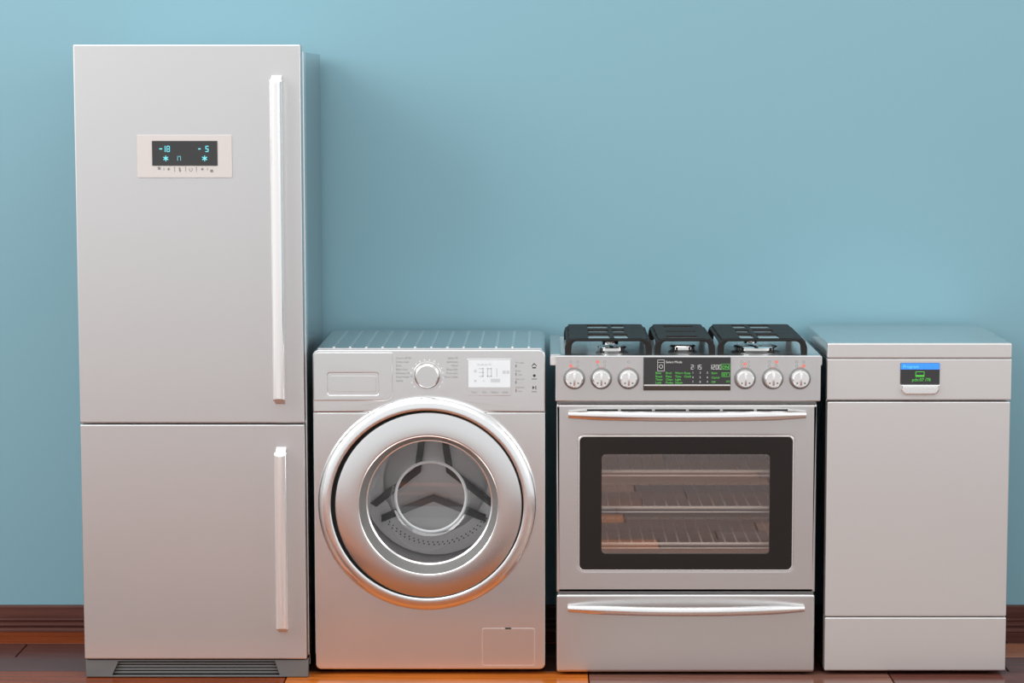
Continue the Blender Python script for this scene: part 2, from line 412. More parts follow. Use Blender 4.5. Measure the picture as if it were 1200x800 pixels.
# base grille
gt, gb = fb - 0.003, 0.002; ygr = YF + 0.006
gx = lambda px: PX(px, 783, ygr)
base_p = plate('base_grille', [[(FX0 + 0.002, gb), (FX1 + 0.001, gb), (FX1 + 0.001, gt), (FX0 + 0.002, gt)],
    [(gx(131), gb + 0.004), (gx(328), gb + 0.004), (gx(322), gt - 0.004), (gx(139), gt - 0.004)]], ygr, 0.03, M['grille'], fr, 0.0015)
box('grille_back', gx(128), gx(332), ygr + 0.031, ygr + 0.04, gb, gt, M['rubber'], base_p)
for i in range(4):
    zc = gb + 0.008 + (gt - gb - 0.016) * (i + 0.35) / 3.7
    bm = box_bm(gx(130), gx(329), ygr + 0.008, ygr + 0.024, zc - 0.0028, zc + 0.0028, 0.001)
    finish('slat', bm_mesh(bm), M['grille'], base_p)

# display
dp = plate('display_panel', [rrect(PX(161, 183, YF), PX(272, 183, YF), z(208), z(158), 0.002)], YF - 0.003, 0.003, M['panelw'], fr, 0.0008)
ys = YF - 0.0042
plate('screen', [rrect(PX(178.5, 180, YF), PX(255, 180, YF), z(194), z(165), 0.001)], ys, 0.0015, M['screen'], dp)
yt = ys - 0.0006
X = lambda px: PX(px, 180, YF)
bm = bmesh.new(); quad_bm(bm, X(187), X(190.5), z(175), z(173.7), yt); finish('minus_sign', bm_mesh(bm), M['cyan'], dp, 0)
bm = bmesh.new(); seg_bm(bm, '1', X(190.6), z(178), yt, 0.0165, 0.0022); seg_bm(bm, '8', X(195.6), z(178), yt, 0.0165, 0.0020); finish('temperature_digits', bm_mesh(bm), M['cyan'], dp, 0)
bm = bmesh.new(); quad_bm(bm, X(232.5), X(235.5), z(175), z(173.7), yt); finish('minus_sign', bm_mesh(bm), M['cyan'], dp, 0)
bm = bmesh.new(); seg_bm(bm, '5', X(241), z(178), yt, 0.0165, 0.0024); finish('temperature_digits', bm_mesh(bm), M['cyan'], dp, 0)
def flake(bm, cx, cz, r, y):
    for k in range(3):
        a = math.radians(90 + 60*k); dx, dz = math.cos(a), math.sin(a); nx, nz_ = -dz*r*0.16, dx*r*0.16
        poly_bm(bm, [(cx - dx*r - nx, cz - dz*r - nz_), (cx + dx*r - nx, cz + dz*r - nz_), (cx + dx*r + nx, cz + dz*r + nz_), (cx - dx*r + nx, cz - dz*r + nz_)], y - 0.00002*k)
    poly_bm(bm, circle(cx, cz, r*0.5, 8), y - 0.0001)
bm = bmesh.new(); flake(bm, X(194.5), z(185.5), 0.0075, yt); finish('snowflake_icon', bm_mesh(bm), M['cyan'], dp, 0)
bm = bmesh.new(); flake(bm, X(240), z(185.5), 0.0075, yt); finish('snowflake_icon', bm_mesh(bm), M['cyan'], dp, 0)
bm = bmesh.new(); seg_bm(bm, '17', X(206), z(188), yt, 0.012, 0.0015, 0.2); finish('small_digits', bm_mesh(bm), M['cyan_dim'], dp, 0)
bm = bmesh.new(); yp = YF - 0.0036
def sq(px, py, s): quad_bm(bm, X(px) - s, X(px) + s, z(py) - s, z(py) + s, yp)
sq(186.5, 197, 0.0036); sq(248, 200, 0.0036)
for px in (192, 243): quad_bm(bm, X(px) - 0.0006, X(px) + 0.0006, z(199.5), z(196.5), yp)
for px in (197.5, 237): flake(bm, X(px), z(198), 0.0040, yp)
for px in (204.5, 217.5, 230): quad_bm(bm, X(px) - 0.0006, X(px) + 0.0006, z(201), z(195), yp)
poly_bm(bm, [(X(209.5), z(195.5)), (X(211.5), z(197)), (X(211), z(198.3)), (X(212.5), z(199.5)), (X(210.8), z(201.5)), (X(209.6), z(199.5))], yp)
for k in range(10):
    a0, a1 = 2*math.pi*k/12 + 2.2, 2*math.pi*(k+1)/12 + 2.2
    c, s = X(223.5), z(198.5)
    poly_bm(bm, [(c + rr*math.cos(a), s + rr*math.sin(a)) for rr, a in ((0.0038, a0), (0.0050, a0), (0.0050, a1), (0.0038, a1))], yp)
finish('button_icons', bm_mesh(bm), M['ink'], dp, 0)

# ------------------------------------------------------------------ washing machine
YW = -0.577
WX0, WX1 = -0.632, -0.0023
z = lambda py: PZ(py, YW); X = lambda px, py=440: PX(px, py, YW)
wt, wb = z(410), z(784)
wm = empty('washing_machine', ((WX0+WX1)/2, -0.30, 0), 'silver front-loading washing machine with a round chrome-rimmed glass door', 'washing machine')
DCX, DCZ = P(502.6, 590.3, YW); GR = 111.8 / FPX * 7.1   # door centre, gap radius set below
pxm = (PX(700, 590, YW) - PX(600, 590, YW)) / 100.0       # metres per pixel on the front plane
GR = 111.6 * pxm
# shell: sides, back, bottom
YB = -0.035; T = 0.006
plate('cabinet', [rrect(WX0, WX1, wb, wt, 0.016)[:] , rrect(WX0 + T, WX1 - T, wb + T, wt - T, 0.012)], YW + 0.0245, abs(YB - YW) - 0.0245, M['steel_washer'], wm)
plate('back_panel', [rrect(WX0 + 0.007, WX1 - 0.007, wb + 0.007, wt - 0.007, 0.01)], YB - 0.008, 0.006, M['steel_dark'], wm)
# front sheets: control fascia above the seam, door sheet below; the round opening cuts both
seam = z(483)
RO = 127.5 * pxm - 0.004
def arc(cx, cz, r, a0, a1, n=40, k=0.985): return [(cx + r*math.cos(a0 + (a1-a0)*i/n), cz + k*r*math.sin(a0 + (a1-a0)*i/n)) for i in range(n+1)]
OCX, OCZ = P(501.0, 589.5, YW)
sa = math.asin((seam - OCZ) / (RO * 0.985))
r = 0.016
fas = []
q = rrect(WX0, WX1, seam + 0.0008, wt, (0, 0, r, r))
# lower edge of fascia follows the door opening
fas = [(WX0, seam + 0.0008)] + [p_ for p_ in arc(OCX, OCZ, RO, math.pi - sa - 0.004, sa + 0.004)] + q[1:]
plate('control_fascia', [fas], YW, 0.024, M['steel_washer'], wm, 0.003, 3)
low = [(WX1, seam - 0.0008)] + arc(OCX, OCZ, RO, sa - 0.004, -math.pi - sa + 0.004, 90) + [(WX0, seam - 0.0008)]
ql = rrect(WX0, WX1, wb, seam - 0.0008, (r, r, 0, 0))
low = low + ql[:-2]
plate('front_panel', [low], YW, 0.024, M['steel_washer'], wm, 0.003, 3)
# ribbed top
tp = box('top_panel', WX0 + 0.012, WX1 - 0.010, YW + 0.026, YB - 0.004, wt - 0.001, wt + 0.003, M['steel_top'], wm, 0.001)
for i in range(13):
    xc = WX0 + 0.055 + i * (WX1 - WX0 - 0.10) / 12.0
    box('rib', xc - 0.003, xc + 0.003, YW + 0.04, YB - 0.03, wt + 0.003, wt + 0.0048, M['satin'], tp, 0.001)
# detergent drawer: outline seam + recessed pull
dr = plate('detergent_drawer', [rrect(X(367.5), X(460), z(469.3), z(412.5), (0.004, 0.022, 0.003, 0.012)), rrect(X(384), X(443.5), z(462.5), z(436.5), 0.007)], YW - 0.0050, 0.0055, M['steel_washer'], wm, 0.0022, 3)
plate('drawer_pull', [rrect(X(387), X(440.5), z(459), z(440), 0.004)], YW - 0.0022, 0.002, M['steel_washer'], dr, 0.0006)
# programme dial
kx, kz = P(500.6, 440.5, YW)
dial = lathe('programme_dial', kx, kz, [(0.0, YW - 0.013), (0.029, YW - 0.013), (0.0315, YW - 0.011), (0.0325, YW - 0.004), (0.0345, YW - 0.001), (0.0345, YW + 0.001)], M['steel_washer'], wm, 48)
lathe('dial_ring', kx, kz, [(0.0345, YW + 0.001), (0.0345, YW - 0.0012), (0.0385, YW - 0.0012), (0.0395, YW + 0.001)], M['steel_washer'], dial, 48)
bm = bmesh.new()
for i in range(16):
    a = math.radians(-40 + 260 * i / 15.0); dx, dz = math.cos(a), math.sin(a); r0, r1, hw = 0.0425, 0.0465, 0.0016
    poly_bm(bm, [(kx + dx*r0 - dz*hw, kz + dz*r0 + dx*hw), (kx + dx*r1 - dz*hw, kz + dz*r1 + dx*hw), (kx + dx*r1 + dz*hw, kz + dz*r1 - dx*hw), (kx + dx*r0 + dz*hw, kz + dz*r0 - dx*hw)], YW - 0.0006)
finish('dial_ticks', bm_mesh(bm), M['lcd'], dial, 0)
bm = bmesh.new()
for i, s in enumerate(['Cotton 40-90', 'Cotton Eco', 'Daily', 'Baby Care', 'Delicates 30', 'Hand Wash 30', 'Sports']):
    text_bm(bm, s, X(464), z(420.5 + 4.42*i), YW - 0.0006, 0.0074)
finish('programme_names', bm_mesh(bm), M['ink'], wm, 0)
bm = bmesh.new()
for i, s in enumerate(['Quick 30', 'Synthetics', 'Wool', 'Rinse Spin', 'Drain Spin', 'Drum Clean']):
    text_bm(bm, s, X(536.5), z(420.5 + 4.42*i), YW - 0.0006, 0.0074, 'RIGHT')
finish('programme_names', bm_mesh(bm), M['ink'], wm, 0)
# lcd
lc = plate('display', [rrect(X(547.5), X(599), z(463.5), z(420), 0.004)], YW - 0.0016, 0.003, M['steel_washer'], wm, 0.0008)
plate('lcd_screen', [rrect(X(549), X(598), z(453.5), z(421.5), 0.002)], YW - 0.0026, 0.0015, M['lcd'], lc)
yl = YW - 0.0030
bm = bmesh.new(); seg_bm(bm, '3', X(561.3), z(441), yl, 0.023, 0.0022); seg_bm(bm, '0', X(571), z(441), yl, 0.023, 0.0022); seg_bm(bm, '1', X(577.5), z(441), yl, 0.023, 0.0022); quad_bm(bm, X(589), X(592.5), z(437.5), z(434), yl); quad_bm(bm, X(593.5), X(597), z(437.5), z(434), yl)
for (px, py, rr) in ((557, 434.5, 0.004), (557, 446, 0.0035), (567, 446, 0.002)): poly_bm(bm, circle(X(px), z(py), rr, 10), yl)
quad_bm(bm, X(575), X(586), z(447.5), z(443.5), yl)
text_bm(bm, '30-40-60-95', X(559), z(428), yl, 0.0078)
finish('lcd_digits', bm_mesh(bm), M['lcd_seg'], lc, 0)
bm = bmesh.new()
for px, s in ((552, 'Temp'), (565, 'Spin'), (575.5, 'Option'), (588.5, 'Delay')): text_bm(bm, s, X(px), z(460.3), YW - 0.0020, 0.0068)
finish('button_names', bm_mesh(bm), M['ink'], lc, 0)
bm = bmesh.new()
for i in range(4):
    y0 = 425 + i * 9.6
    quad_bm(bm, X(604), X(605.4), z(y0 + 5.5), z(y0 + 2.0), YW - 0.0006)
    text_bm(bm, ['Pre wash', 'Rinse', 'Easy iron', 'Intensive'][i], X(604), z(y0 + 0.8), YW - 0.0006, 0.0066)
    text_bm(bm, ['- - -', 'plus', '- - -', 'plus'][i], X(607.5), z(y0 + 5.0), YW - 0.0006, 0.0060)
finish('option_marks', bm_mesh(bm), M['ink'], wm, 0)
bm = bmesh.new()
poly_bm(bm, [(X(622.6), z(429)), (X(626), z(425)), (X(629.4), z(429)), (X(628.4), z(429)), (X(626), z(426.6)), (X(623.6), z(429))], YW - 0.0006)
poly_bm(bm, [(X(623.8), z(431.5)), (X(628.2), z(431.5)), (X(628.2), z(430)), (X(623.8), z(430))], YW - 0.0006)
poly_bm(bm, circle(X(626.2), z(440), 0.0038, 10), YW - 0.0006); quad_bm(bm, X(623), X(629.2), z(444.3), z(443.6), YW - 0.0006)
poly_bm(bm, [(X(624), z(456)), (X(624), z(452)), (X(626.8), z(454))], YW - 0.0006); quad_bm(bm, X(627.4), X(628.4), z(456), z(452), YW - 0.0006); quad_bm(bm, X(623), X(629.2), z(459.2), z(458.6), YW - 0.0006)
finish('button_icons', bm_mesh(bm), M['ink_dark'], wm, 0)
# door surround ring (chrome), slightly wider than tall
ring = [(RO + 0.006, YW + 0.006)]
for k in range(13):
    a = math.radians(90 * k / 12.0); wr = RO + 0.006 - (GR + 0.009)
    ring.append((GR + 0.009 + wr * math.cos(a) ** 0.9 if k < 12 else GR + 0.009, YW - 0.004 - 0.026 * math.sin(a)))
ring += [(GR + 0.005, YW - 0.0295), (GR + 0.0025, YW - 0.027), (GR + 0.0025, YW + 0.02)]
lathe('door_surround', OCX, OCZ, ring, M['handle'], wm, 128, sz=0.985)
lathe('door_gap', DCX, DCZ, [(GR + 0.006, YW - 0.003), (GR - 0.006, YW - 0.003), (GR - 0.006, YW - 0.001), (GR + 0.006, YW - 0.001)], M['rubber'], wm, 96, closed=True)
# door disc with bore
BR = 81.5 * pxm; BCX, BCZ = P(501.7, 590.5, YW); YD = YW - 0.026
R1 = 73 * pxm
door = lathe('door', DCX, DCZ, [(GR - 0.004, YW - 0.002), (GR - 0.004, YD + 0.006), (GR - 0.007, YD + 0.0015), (GR - 0.012, YD), (BR + 0.007, YD - 0.004), (BR + 0.002, YD - 0.0035), (BR - 0.001, YD + 0.001)], M['steel_washer'], wm, 128)
lathe('door_bore', DCX, DCZ, [(BR - 0.001, YD + 0.001), (R1 + 0.004, YD + 0.060), (R1 + 0.001, YD + 0.064), (R1 - 0.001, YD + 0.070)], M['bore'], door, 128)
lathe('bore_rim', DCX, DCZ, [(BR + 0.0025, YD - 0.003), (BR + 0.0010, YD - 0.0055), (BR - 0.0012, YD - 0.0040), (BR - 0.0012, YD + 0.002)], M['steel_washer'], door, 96)
lathe('inner_rim', DCX, DCZ, [(R1 + 0.006, YD + 0.054), (R1 + 0.003, YD + 0.052), (R1 - 0.001, YD + 0.055), (R1 - 0.001, YD + 0.062)], M['steel_washer'], door, 96)
# glass bowl: cone running inwards to a flat disc
gl = 42 * pxm
prof = [(R1 - 0.003, YD + 0.058), (R1 - 0.012, YD + 0.075), (gl + 0.022, YD + 0.135), (gl + 0.006, YD + 0.150), (gl - 0.004, YD + 0.152), (0.0, YD + 0.153)]
bowl = lathe('door_glass', DCX, DCZ, prof, M['door_glass'], wm, 96)
lathe('bowl_edge', DCX, DCZ, [(gl + 0.004, YD + 0.149), (gl, YD + 0.1465), (gl - 0.004, YD + 0.149), (gl, YD + 0.1515)], M['lcd'], bowl, 72, closed=True, label='pale rounded edge of the glass bowl')
# drum
DRR = 0.235; DY0, DY1 = YD + 0.085, YW + 0.43
drum = lathe('drum', DCX, DCZ, [(R1 + 0.003, DY0 - 0.012), (R1 + 0.010, DY0), (DRR, DY0 + 0.05), (DRR, DY1 - 0.03), (DRR - 0.03, DY1), (0.05, DY1 - 0.02), (0.0, DY1 - 0.02)], M['drum'], wm, 96)
CHX, CHZ = P(508, 562, DY1 - 0.05)
# dark three-armed chevron mouldings on the drum's back
for k in range(3):
    a = math.radians(90 + 120*k)
    def rot(u, v): return (CHX + u*math.cos(a - math.pi/2) - v*math.sin(a - math.pi/2), CHZ + u*math.sin(a - math.pi/2) + v*math.cos(a - math.pi/2))
    t = 0.010
    chev = [(-0.150, -0.145), (0, -0.085), (0.150, -0.145), (0.150, -0.145 + 2*t), (0, -0.085 + 2*t), (-0.150, -0.145 + 2*t)]
    plate('drum_chevron', [[rot(u, v + 0.022) for u, v in chev]], DY1 - 0.055, 0.03, M['lifter'], drum, 0.003)
bm = bmesh.new()
for i in range(24):
    a = math.radians(217 + 106 * i / 23.0)
    for j, rr in enumerate((0.176, 0.183)):
        aa = a + (0.02 if j else 0)
        cxx, czz = DCX + rr*math.cos(aa), DCZ + 0.0 + rr*math.sin(aa)
        poly_bm(bm, circle(cxx, czz, 0.0022, 8), DY1 - 0.0345)
o = finish('drum_holes', bm_mesh(bm), M['rubber'], drum, 0); o['kind'] = 'stuff'
plate('holes_band', [circle(DCX, DCZ, 0.212, 72), circle(DCX, DCZ, 0.15, 72)], DY1 - 0.034, 0.004, M['drum'], drum)
# filter hatch
ha = plate('filter_hatch', [rrect(X(565.5, 757), X(626, 757), z(779), z(736.5), 0.006)], YW - 0.0012, 0.002, M['steel_washer'], wm)
plate('hatch_outline', [rrect(X(564.8, 757), X(626.8, 757), z(779.8), z(735.8), 0.0065), rrect(X(565.8, 757), X(625.8, 757), z(778.8), z(736.8), 0.0055)], YW - 0.0016, 0.0016, M['satin'], ha)
box('hatch_notch', X(592, 736), X(599, 736), YW - 0.0024, YW - 0.0005, z(736.8), z(735.2), M['ink_dark'], ha)
for fx in (WX0 + 0.06, WX1 - 0.06):
    for fy in (YW + 0.06, YB - 0.06):
        lathe('foot', fx, fy, [(0.0, 0.0005), (0.020, 0.0005), (0.021, 0.004), (0.016, 0.007), (0.012, wb + 0.001), (0.0, wb + 0.001)], M['rubber'], wm, 20, axis='Z')

# ------------------------------------------------------------------ stove
YR = -0.587
RX0, RX1 = 0.0256, 0.7357
z = lambda py: PZ(py, YR); X = lambda px, py=443: PX(px, py, YR)
st = empty('gas_stove', ((RX0+RX1)/2, -0.30, 0), 'stainless steel gas range with black grates, six knobs and an oven window', 'stove')
zc0 = z(417.0)                     # cooktop deck
zp0, zp1 = z(470), z(416)
zd0, zd1 = z(693.6), z(473.2)
zw0, zw1 = z(787.6), z(696)
YBR = -0.035
# oven carcass as walls so that the window looks into a real cavity
ox0, ox1 = RX0 + 0.012, RX1 - 0.012; oy = YR + 0.046
for nm, a in (('side_panel', (ox0, ox0 + 0.02, oy, YBR, 0.012, zp1 - 0.03)), ('side_panel', (ox1 - 0.02, ox1, oy, YBR, 0.012, zp1 - 0.03))):
    box(nm, *a, M['steel_side'] if a[0] < 0.3 else M['black'], st, 0.002)  # left side silver instead of black, to bounce light into the gap
box('back_panel', ox0 + 0.021, ox1 - 0.021, YBR - 0.02, YBR, 0.012, zp1 - 0.03, M['oven_in'], st)
cz0, cz1 = z(664), z(500)
box('oven_ceiling', ox0 + 0.021, ox1 - 0.021, oy, YBR - 0.021, cz1, cz1 + 0.03, M['oven_in'], st)
box('oven_floor', ox0 + 0.021, ox1 - 0.021, oy, YBR - 0.021, cz0 - 0.03, cz0, M['oven_in'], st)
for a in ((ox0 + 0.021, ox0 + 0.06), (ox1 - 0.06, ox1 - 0.021)):
    box('oven_wall', a[0], a[1], oy, YBR - 0.021, cz0 + 0.001, cz1 - 0.001, M['oven_in'], st)
# front frame strip between panel and door
box('front_rail', RX0 + 0.004, RX1 - 0.004, YR + 0.012, YR + 0.044, zd1 - 0.006, zp0 + 0.004, M['steel_dark'], st)
box('front_rail', RX0 + 0.006, RX1 - 0.006, YR + 0.012, YR + 0.044, zw1 - 0.006, zd0 + 0.006, M['steel_dark'], st)
# control panel
box('control_panel', RX0 - 0.0005, RX1 + 0.006, YR - 0.008, YR + 0.05, zp0, zp1, M['steel'], st, 0.0035, 3)
YP = YR - 0.008
Xp = lambda px: PX(px, 443, YP); zpn = lambda py: PZ(py, YP)
ks = plate('knob_icons_panel', [rrect(Xp(657), Xp(658), zpn(464), zpn(463), 0.0)], YP - 0.0002, 0.0004, M['steel'], st) if False else None
for i, px in enumerate((673, 704.5, 736.5, 873, 905.5, 937.5)):
    kx, kz = Xp(px), zpn(443.3); R = 12.2 * pxm
    kn = lathe('knob', kx, kz, [(0.0, YP - 0.030), (R*0.70, YP - 0.030), (R*0.80, YP - 0.027), (R*0.86, YP - 0.008), (R*0.90, YP - 0.006), (R, YP - 0.005), (R, YP - 0.0002)], M['satin'], st, 40)
    lathe('knob_bezel', kx, kz, [(R*0.90, YP - 0.0056), (R*0.93, YP - 0.0072), (R*1.01, YP - 0.0066), (R*1.05, YP - 0.0002)], M['steel_dark'], kn, 40)
    bmk = box_bm(kx - R*0.11, kx + R*0.11, YP - 0.034, YP - 0.0295, kz - R*0.58, kz + R*0.66, 0.0025, 2)
    finish('knob_grip', bm_mesh(bmk), M['satin'], kn)
    bm = bmesh.new()
    for sg in (-1, 1): poly_bm(bm, circle(kx + sg*R*0.36, kz - R*0.34, R*0.10, 8), YP - 0.0303)
    finish('knob_marks', bm_mesh(bm), M['ink'], kn, 0)
    # burner position marks printed above the knob
    hot = [(0, 1), (0, 0), None, 'c', (1, 0), (1, 1)][i]
    bmg = bmesh.new(); bmr = bmesh.new(); yy = YP - 0.0006
    for cx_ in (0, 1):
        for rz in (0, 1):
            if i == 2 and not (cx_ == 0 and rz == 0): continue
            cx2 = kx + ((cx_ - 0.5) * 8.2 * pxm if i != 2 else 0); cz2 = zpn(424.0 + 4.6 * rz)
            if hot == (cx_, rz): poly_bm(bmr, circle(cx2, cz2, 0.0046, 12), yy)
            else:
                for k in range(10):
                    a0, a1 = 2*math.pi*k/10, 2*math.pi*(k+1)/10
                    poly_bm(bmg, [(cx2 + rr*math.cos(a), cz2 + rr*math.sin(a)) for rr, a in ((0.0024, a0), (0.0042, a0), (0.0042, a1), (0.0024, a1))], yy)
    if hot == 'c': poly_bm(bmr, circle(kx, zpn(426.4), 0.0045, 12), yy)
    quad_bm(bmr, kx - 0.006, kx + 0.006, zpn(430.6), zpn(430.1), yy)
    finish('position_marks', bm_mesh(bmg), M['ink_light'], kn, 0)
    finish('red_marks', bm_mesh(bmr), M['red'], kn, 0)
# display
ds = box('display', Xp(754), Xp(856), YP - 0.006, YP - 0.0005, zpn(457), zpn(418.5), M['screen'], st, 0.001)
box('display_line', Xp(754.5), Xp(855.5), YP - 0.009, YP - 0.0055, zpn(451.8), zpn(450), M['satin'], ds, 0.0006)
box('display_lip', Xp(754.2), Xp(855.8), YP - 0.0085, YP - 0.0055, zpn(457), zpn(452), M['strip'], ds, 0.0006)
yt = YP - 0.0066
def word(txt, x, zz, y, size, m, parent, name='lettering', align='LEFT'):
    b_ = bmesh.new(); text_bm(b_, txt, x, zz, y, size, align); return finish(name, bm_mesh(b_), m, parent, 0)
rows = [(436.6, ('Bake', 'Broil', 'Warm', 'Keep')), (440.6, ('Roast', 'Pizza', 'Time', 'Clock')), (444.2, ('Timer', 'Clean', 'Light')), (447.8, ('Lock', 'Probe', 'Steam'))]
for py, ws in rows:
    for px, t_ in zip((768, 780, 791, 801.5), ws): word(t_, Xp(px), zpn(py + 1.2), yt, 0.0082, M['green'], ds)
for py, t_ in ((436.6, 'Start'), (441.8, 'Cancel'), (447.0, 'Off')): word(t_, Xp(833.5), zpn(py + 1.2), yt, 0.0080, M['green'], ds)
for px, py, t_, sz_ in ((845.5, 430, 'ON', 0.012), (846.3, 438.5, 'SET', 0.009), (850.5, 446, 'GO', 0.007)): word(t_, Xp(px), zpn(py + 1.4), yt, sz_, M['green'], ds)
for (a, b, c, d) in ((844.5, 854.8, 432.5, 426.0), (845.5, 854.8, 441.0, 436.0)):
    g = bmesh.new(); t = 0.0009; x0, x1, z0, z1 = Xp(a), Xp(b), zpn(c), zpn(d)
    for qd in ((x0, x1, z0, z0 + t), (x0, x1, z1 - t, z1), (x0, x0 + t, z0, z1), (x1 - t, x1, z0, z1)): quad_bm(g, *qd, yt)
    finish('button_frame', bm_mesh(g), M['green'], ds, 0)
word('Select Mode', Xp(780), zpn(425), yt, 0.0088, M['white_led'], ds)
for t_, px in (('2:15', 809.5), ('1200', 831)):
    g = bmesh.new(); seg_bm(g, t_, Xp(px), zpn(432.4), yt, 0.0125, 0.0012, 0.28); finish('digits', bm_mesh(g), M['white_led'], ds, 0)
for r3 in range(3):
    for c3 in range(3): word(str(r3*3 + c3 + 1), Xp((811, 819.5, 828)[c3]), zpn(437.3 + 5.4*r3), yt, 0.0075, M['white_led'], ds, 'numeral')
g = bmesh.new()
t = 0.0010; x0, x1, z0, z1 = Xp(770.3), Xp(778.5), zpn(434.5), zpn(421)
for qd in ((x0, x1, z0, z0 + t), (x0, x1, z1 - t, z1), (x0, x0 + t, z0, z1), (x1 - t, x1, z0, z1), (x0, x1, z1 - 0.008, z1 - 0.0072)): quad_bm(g, *qd, yt)
for k in range(12):
    a0, a1 = 2*math.pi*k/12, 2*math.pi*(k+1)/12
    cx_, cz_ = Xp(774.4), zpn(429)
    poly_bm(g, [(cx_ + rr*math.cos(a), cz_ + rr*math.sin(a)) for rr, a in ((0.0042, a0), (0.0054, a0), (0.0054, a1), (0.0042, a1))], yt)
finish('oven_icon', bm_mesh(g), M['white_led'], ds, 0)
# oven door
X = lambda px, py=590: PX(px, py, YR)
dl, dr_ = RX0 + 0.002, RX1 - 0.002
od = plate('oven_door', [rrect(dl, dr_, zd0, zd1, 0.002), rrect(X(679), X(928.5), z(667.5), z(511.5), 0.014)], YR, 0.040, M['steel'], st, 0.008, 4)
for i in range(6):
    c0 = X(687 + 39.8*i, 480)
    box('vent_slot', c0 + 0.002, c0 + 37.0*pxm, YR - 0.0008, YR + 0.002, z(481.6), z(479.4), M['rubber'], od)
wf = plate('window_frame', [rrect(X(679.3), X(928.2), z(667.2), z(511.8), 0.013), rrect(X(705), X(902), z(648.6), z(532.2), 0.011)], YR + 0.001, 0.022, M['oglass_black'], st, 0.0015)
plate('window_trim', [rrect(X(677.6), X(929.8), z(668.8), z(510.2), 0.015), rrect(X(679.2), X(928.3), z(667.3), z(511.7), 0.0135)], YR - 0.0018, 0.003, M['satin'], wf, 0.0006)
plate('window_glass', [rrect(X(704.6), X(902.4), z(649), z(531.8), 0.011)], YR + 0.004, 0.003, M['oven_glass'], wf)
def bow_handle(parent, pxl, pxr, py, rz, zmid_drop=0.0):
    yh0, bow = YR - 0.007, 0.045
    x0, x1 = PX(pxl, py, yh0), PX(pxr, py, yh0); zz = PZ(py, yh0)
    bm = bmesh.new(); n = 28; N = 14; rings = []
    for i in range(n + 1):
        u = i / n; xx = x0 + (x1 - x0)*u; yy = yh0 - bow*4*u*(1-u)
        k = min(1.0, 0.72 + 2.2*min(u, 1-u))
        rings.append([bm.verts.new((xx, yy + 0.0085*math.cos(2*math.pi*j/N), zz + rz*k*math.sin(2*math.pi*j/N))) for j in range(N)])
    for A, B in zip(rings, rings[1:]):
        for j in range(N): bm.faces.new((A[j], A[(j+1) % N], B[(j+1) % N], B[j]))
    bm.faces.new(rings[0]); bm.faces.new(rings[-1]); bmesh.ops.recalc_face_normals(bm, faces=bm.faces)
    h = finish('handle', bm_mesh(bm), M['handle'], parent, angle=45, label='curved polished bar handle')
bow_handle(od, 666, 944.5, 485.8, 0.0130)
# storage drawer
dw_ = box('storage_drawer', dl, dr_, YR, YR + 0.044, zw0, zw1, M['steel'], st, 0.008, 4)
bow_handle(dw_, 665.5, 942.5, 712.8, 0.0125)
for fx in (RX0 + 0.06, RX1 - 0.06):
    for fy in (YR + 0.12, YBR - 0.06):
        lathe('foot', fx, fy, [(0.0, 0.0005), (0.018, 0.0005), (0.018, 0.006), (0.011, 0.008), (0.011, 0.0125), (0.0, 0.0125)], M['rubber'], st, 20, axis='Z')
# oven racks with wires
rk_y0, rk_y1 = YR + 0.055, YR + 0.055 + 0.42
for py in (552.0, 594.6, 637.0):
    zz = PZ(py, rk_y0)
    x0, x1 = ox0 + 0.064, ox1 - 0.064
    rk = tube('oven_rack', [(x0, rk_y0, zz), (x1, rk_y0, zz)], 0.0048, M['rack'], st)
    tube('rack_rail', [(x0, rk_y1, zz), (x1, rk_y1, zz)], 0.003, M['rack'], rk)
    tube('rack_rail', [(x0, rk_y0, zz - 0.012), (x1, rk_y0, zz - 0.012)], 0.0022, M['rack'], rk)
    first = None; nwi = 18
    for i in range(nwi):
        xx = x0 + 0.004 + (x1 - x0 - 0.008)*i/(nwi - 1)
        if first is None: first = tube('wire', [(xx, rk_y0, zz), (xx, rk_y1, zz)], 0.0025, M['rack'], rk, 6); fx0 = xx
        else: copy_to(first, rk, (xx - fx0, 0, 0))
# cooktop deck
CX0, CX1 = PX(644.6, 417, YR), PX(963.5, 415, YR)
ct = box('cooktop', CX0, CX1, YR - 0.004, YBR, zc0 - 0.026, zc0, M['deck'], st, 0.003, 2)
box('cooktop_rim', CX0 + 0.001, CX0 + 0.028, YR + 0.01, YBR - 0.002, zc0 - 0.001, zc0 + 0.004, M['steel'], ct, 0.0015)
# burners: (pixel, y, radius, kind)
def burner(px, y, R, lab):
    cx = PX(px, 407, y)
    b = lathe('burner', cx, y, [(0.0, zc0 + 0.001), (R*1.10, zc0 + 0.001), (R*1.10, zc0 + 0.004), (R*0.9, zc0 + 0.007), (R*0.9, zc0 + 0.012), (0.0, zc0 + 0.012)], M['steel_dark'], st, 40, axis='Z')
    lathe('burner_cap', cx, y, [(R*0.94, zc0 + 0.009), (R*1.0, zc0 + 0.011), (R*1.0, zc0 + 0.018), (R*0.95, zc0 + 0.0205), (R*0.82, zc0 + 0.0215), (0.0, zc0 + 0.0215)], M['chrome'], b, 40, axis='Z', label=lab)
    for k in range(4):
        a = math.pi/4 + k*math.pi/2; px_, py_ = cx + R*1.08*math.cos(a), y + R*1.08*math.sin(a)
        box('igniter_pin', px_ - 0.002, px_ + 0.002, py_ - 0.002, py_ + 0.002, zc0 + 0.003, zc0 + 0.020, M['iron'], b)
burner(717, YR + 0.065, 0.040, 'polished round burner cap'); burner(715, YR + 0.22, 0.025, 'polished round burner cap')
burner(800, YR + 0.09, 0.036, 'polished round burner cap')
burner(885, YR + 0.085, 0.060, 'wide polished burner cap'); burner(879, YR + 0.23, 0.019, 'polished round burner cap')
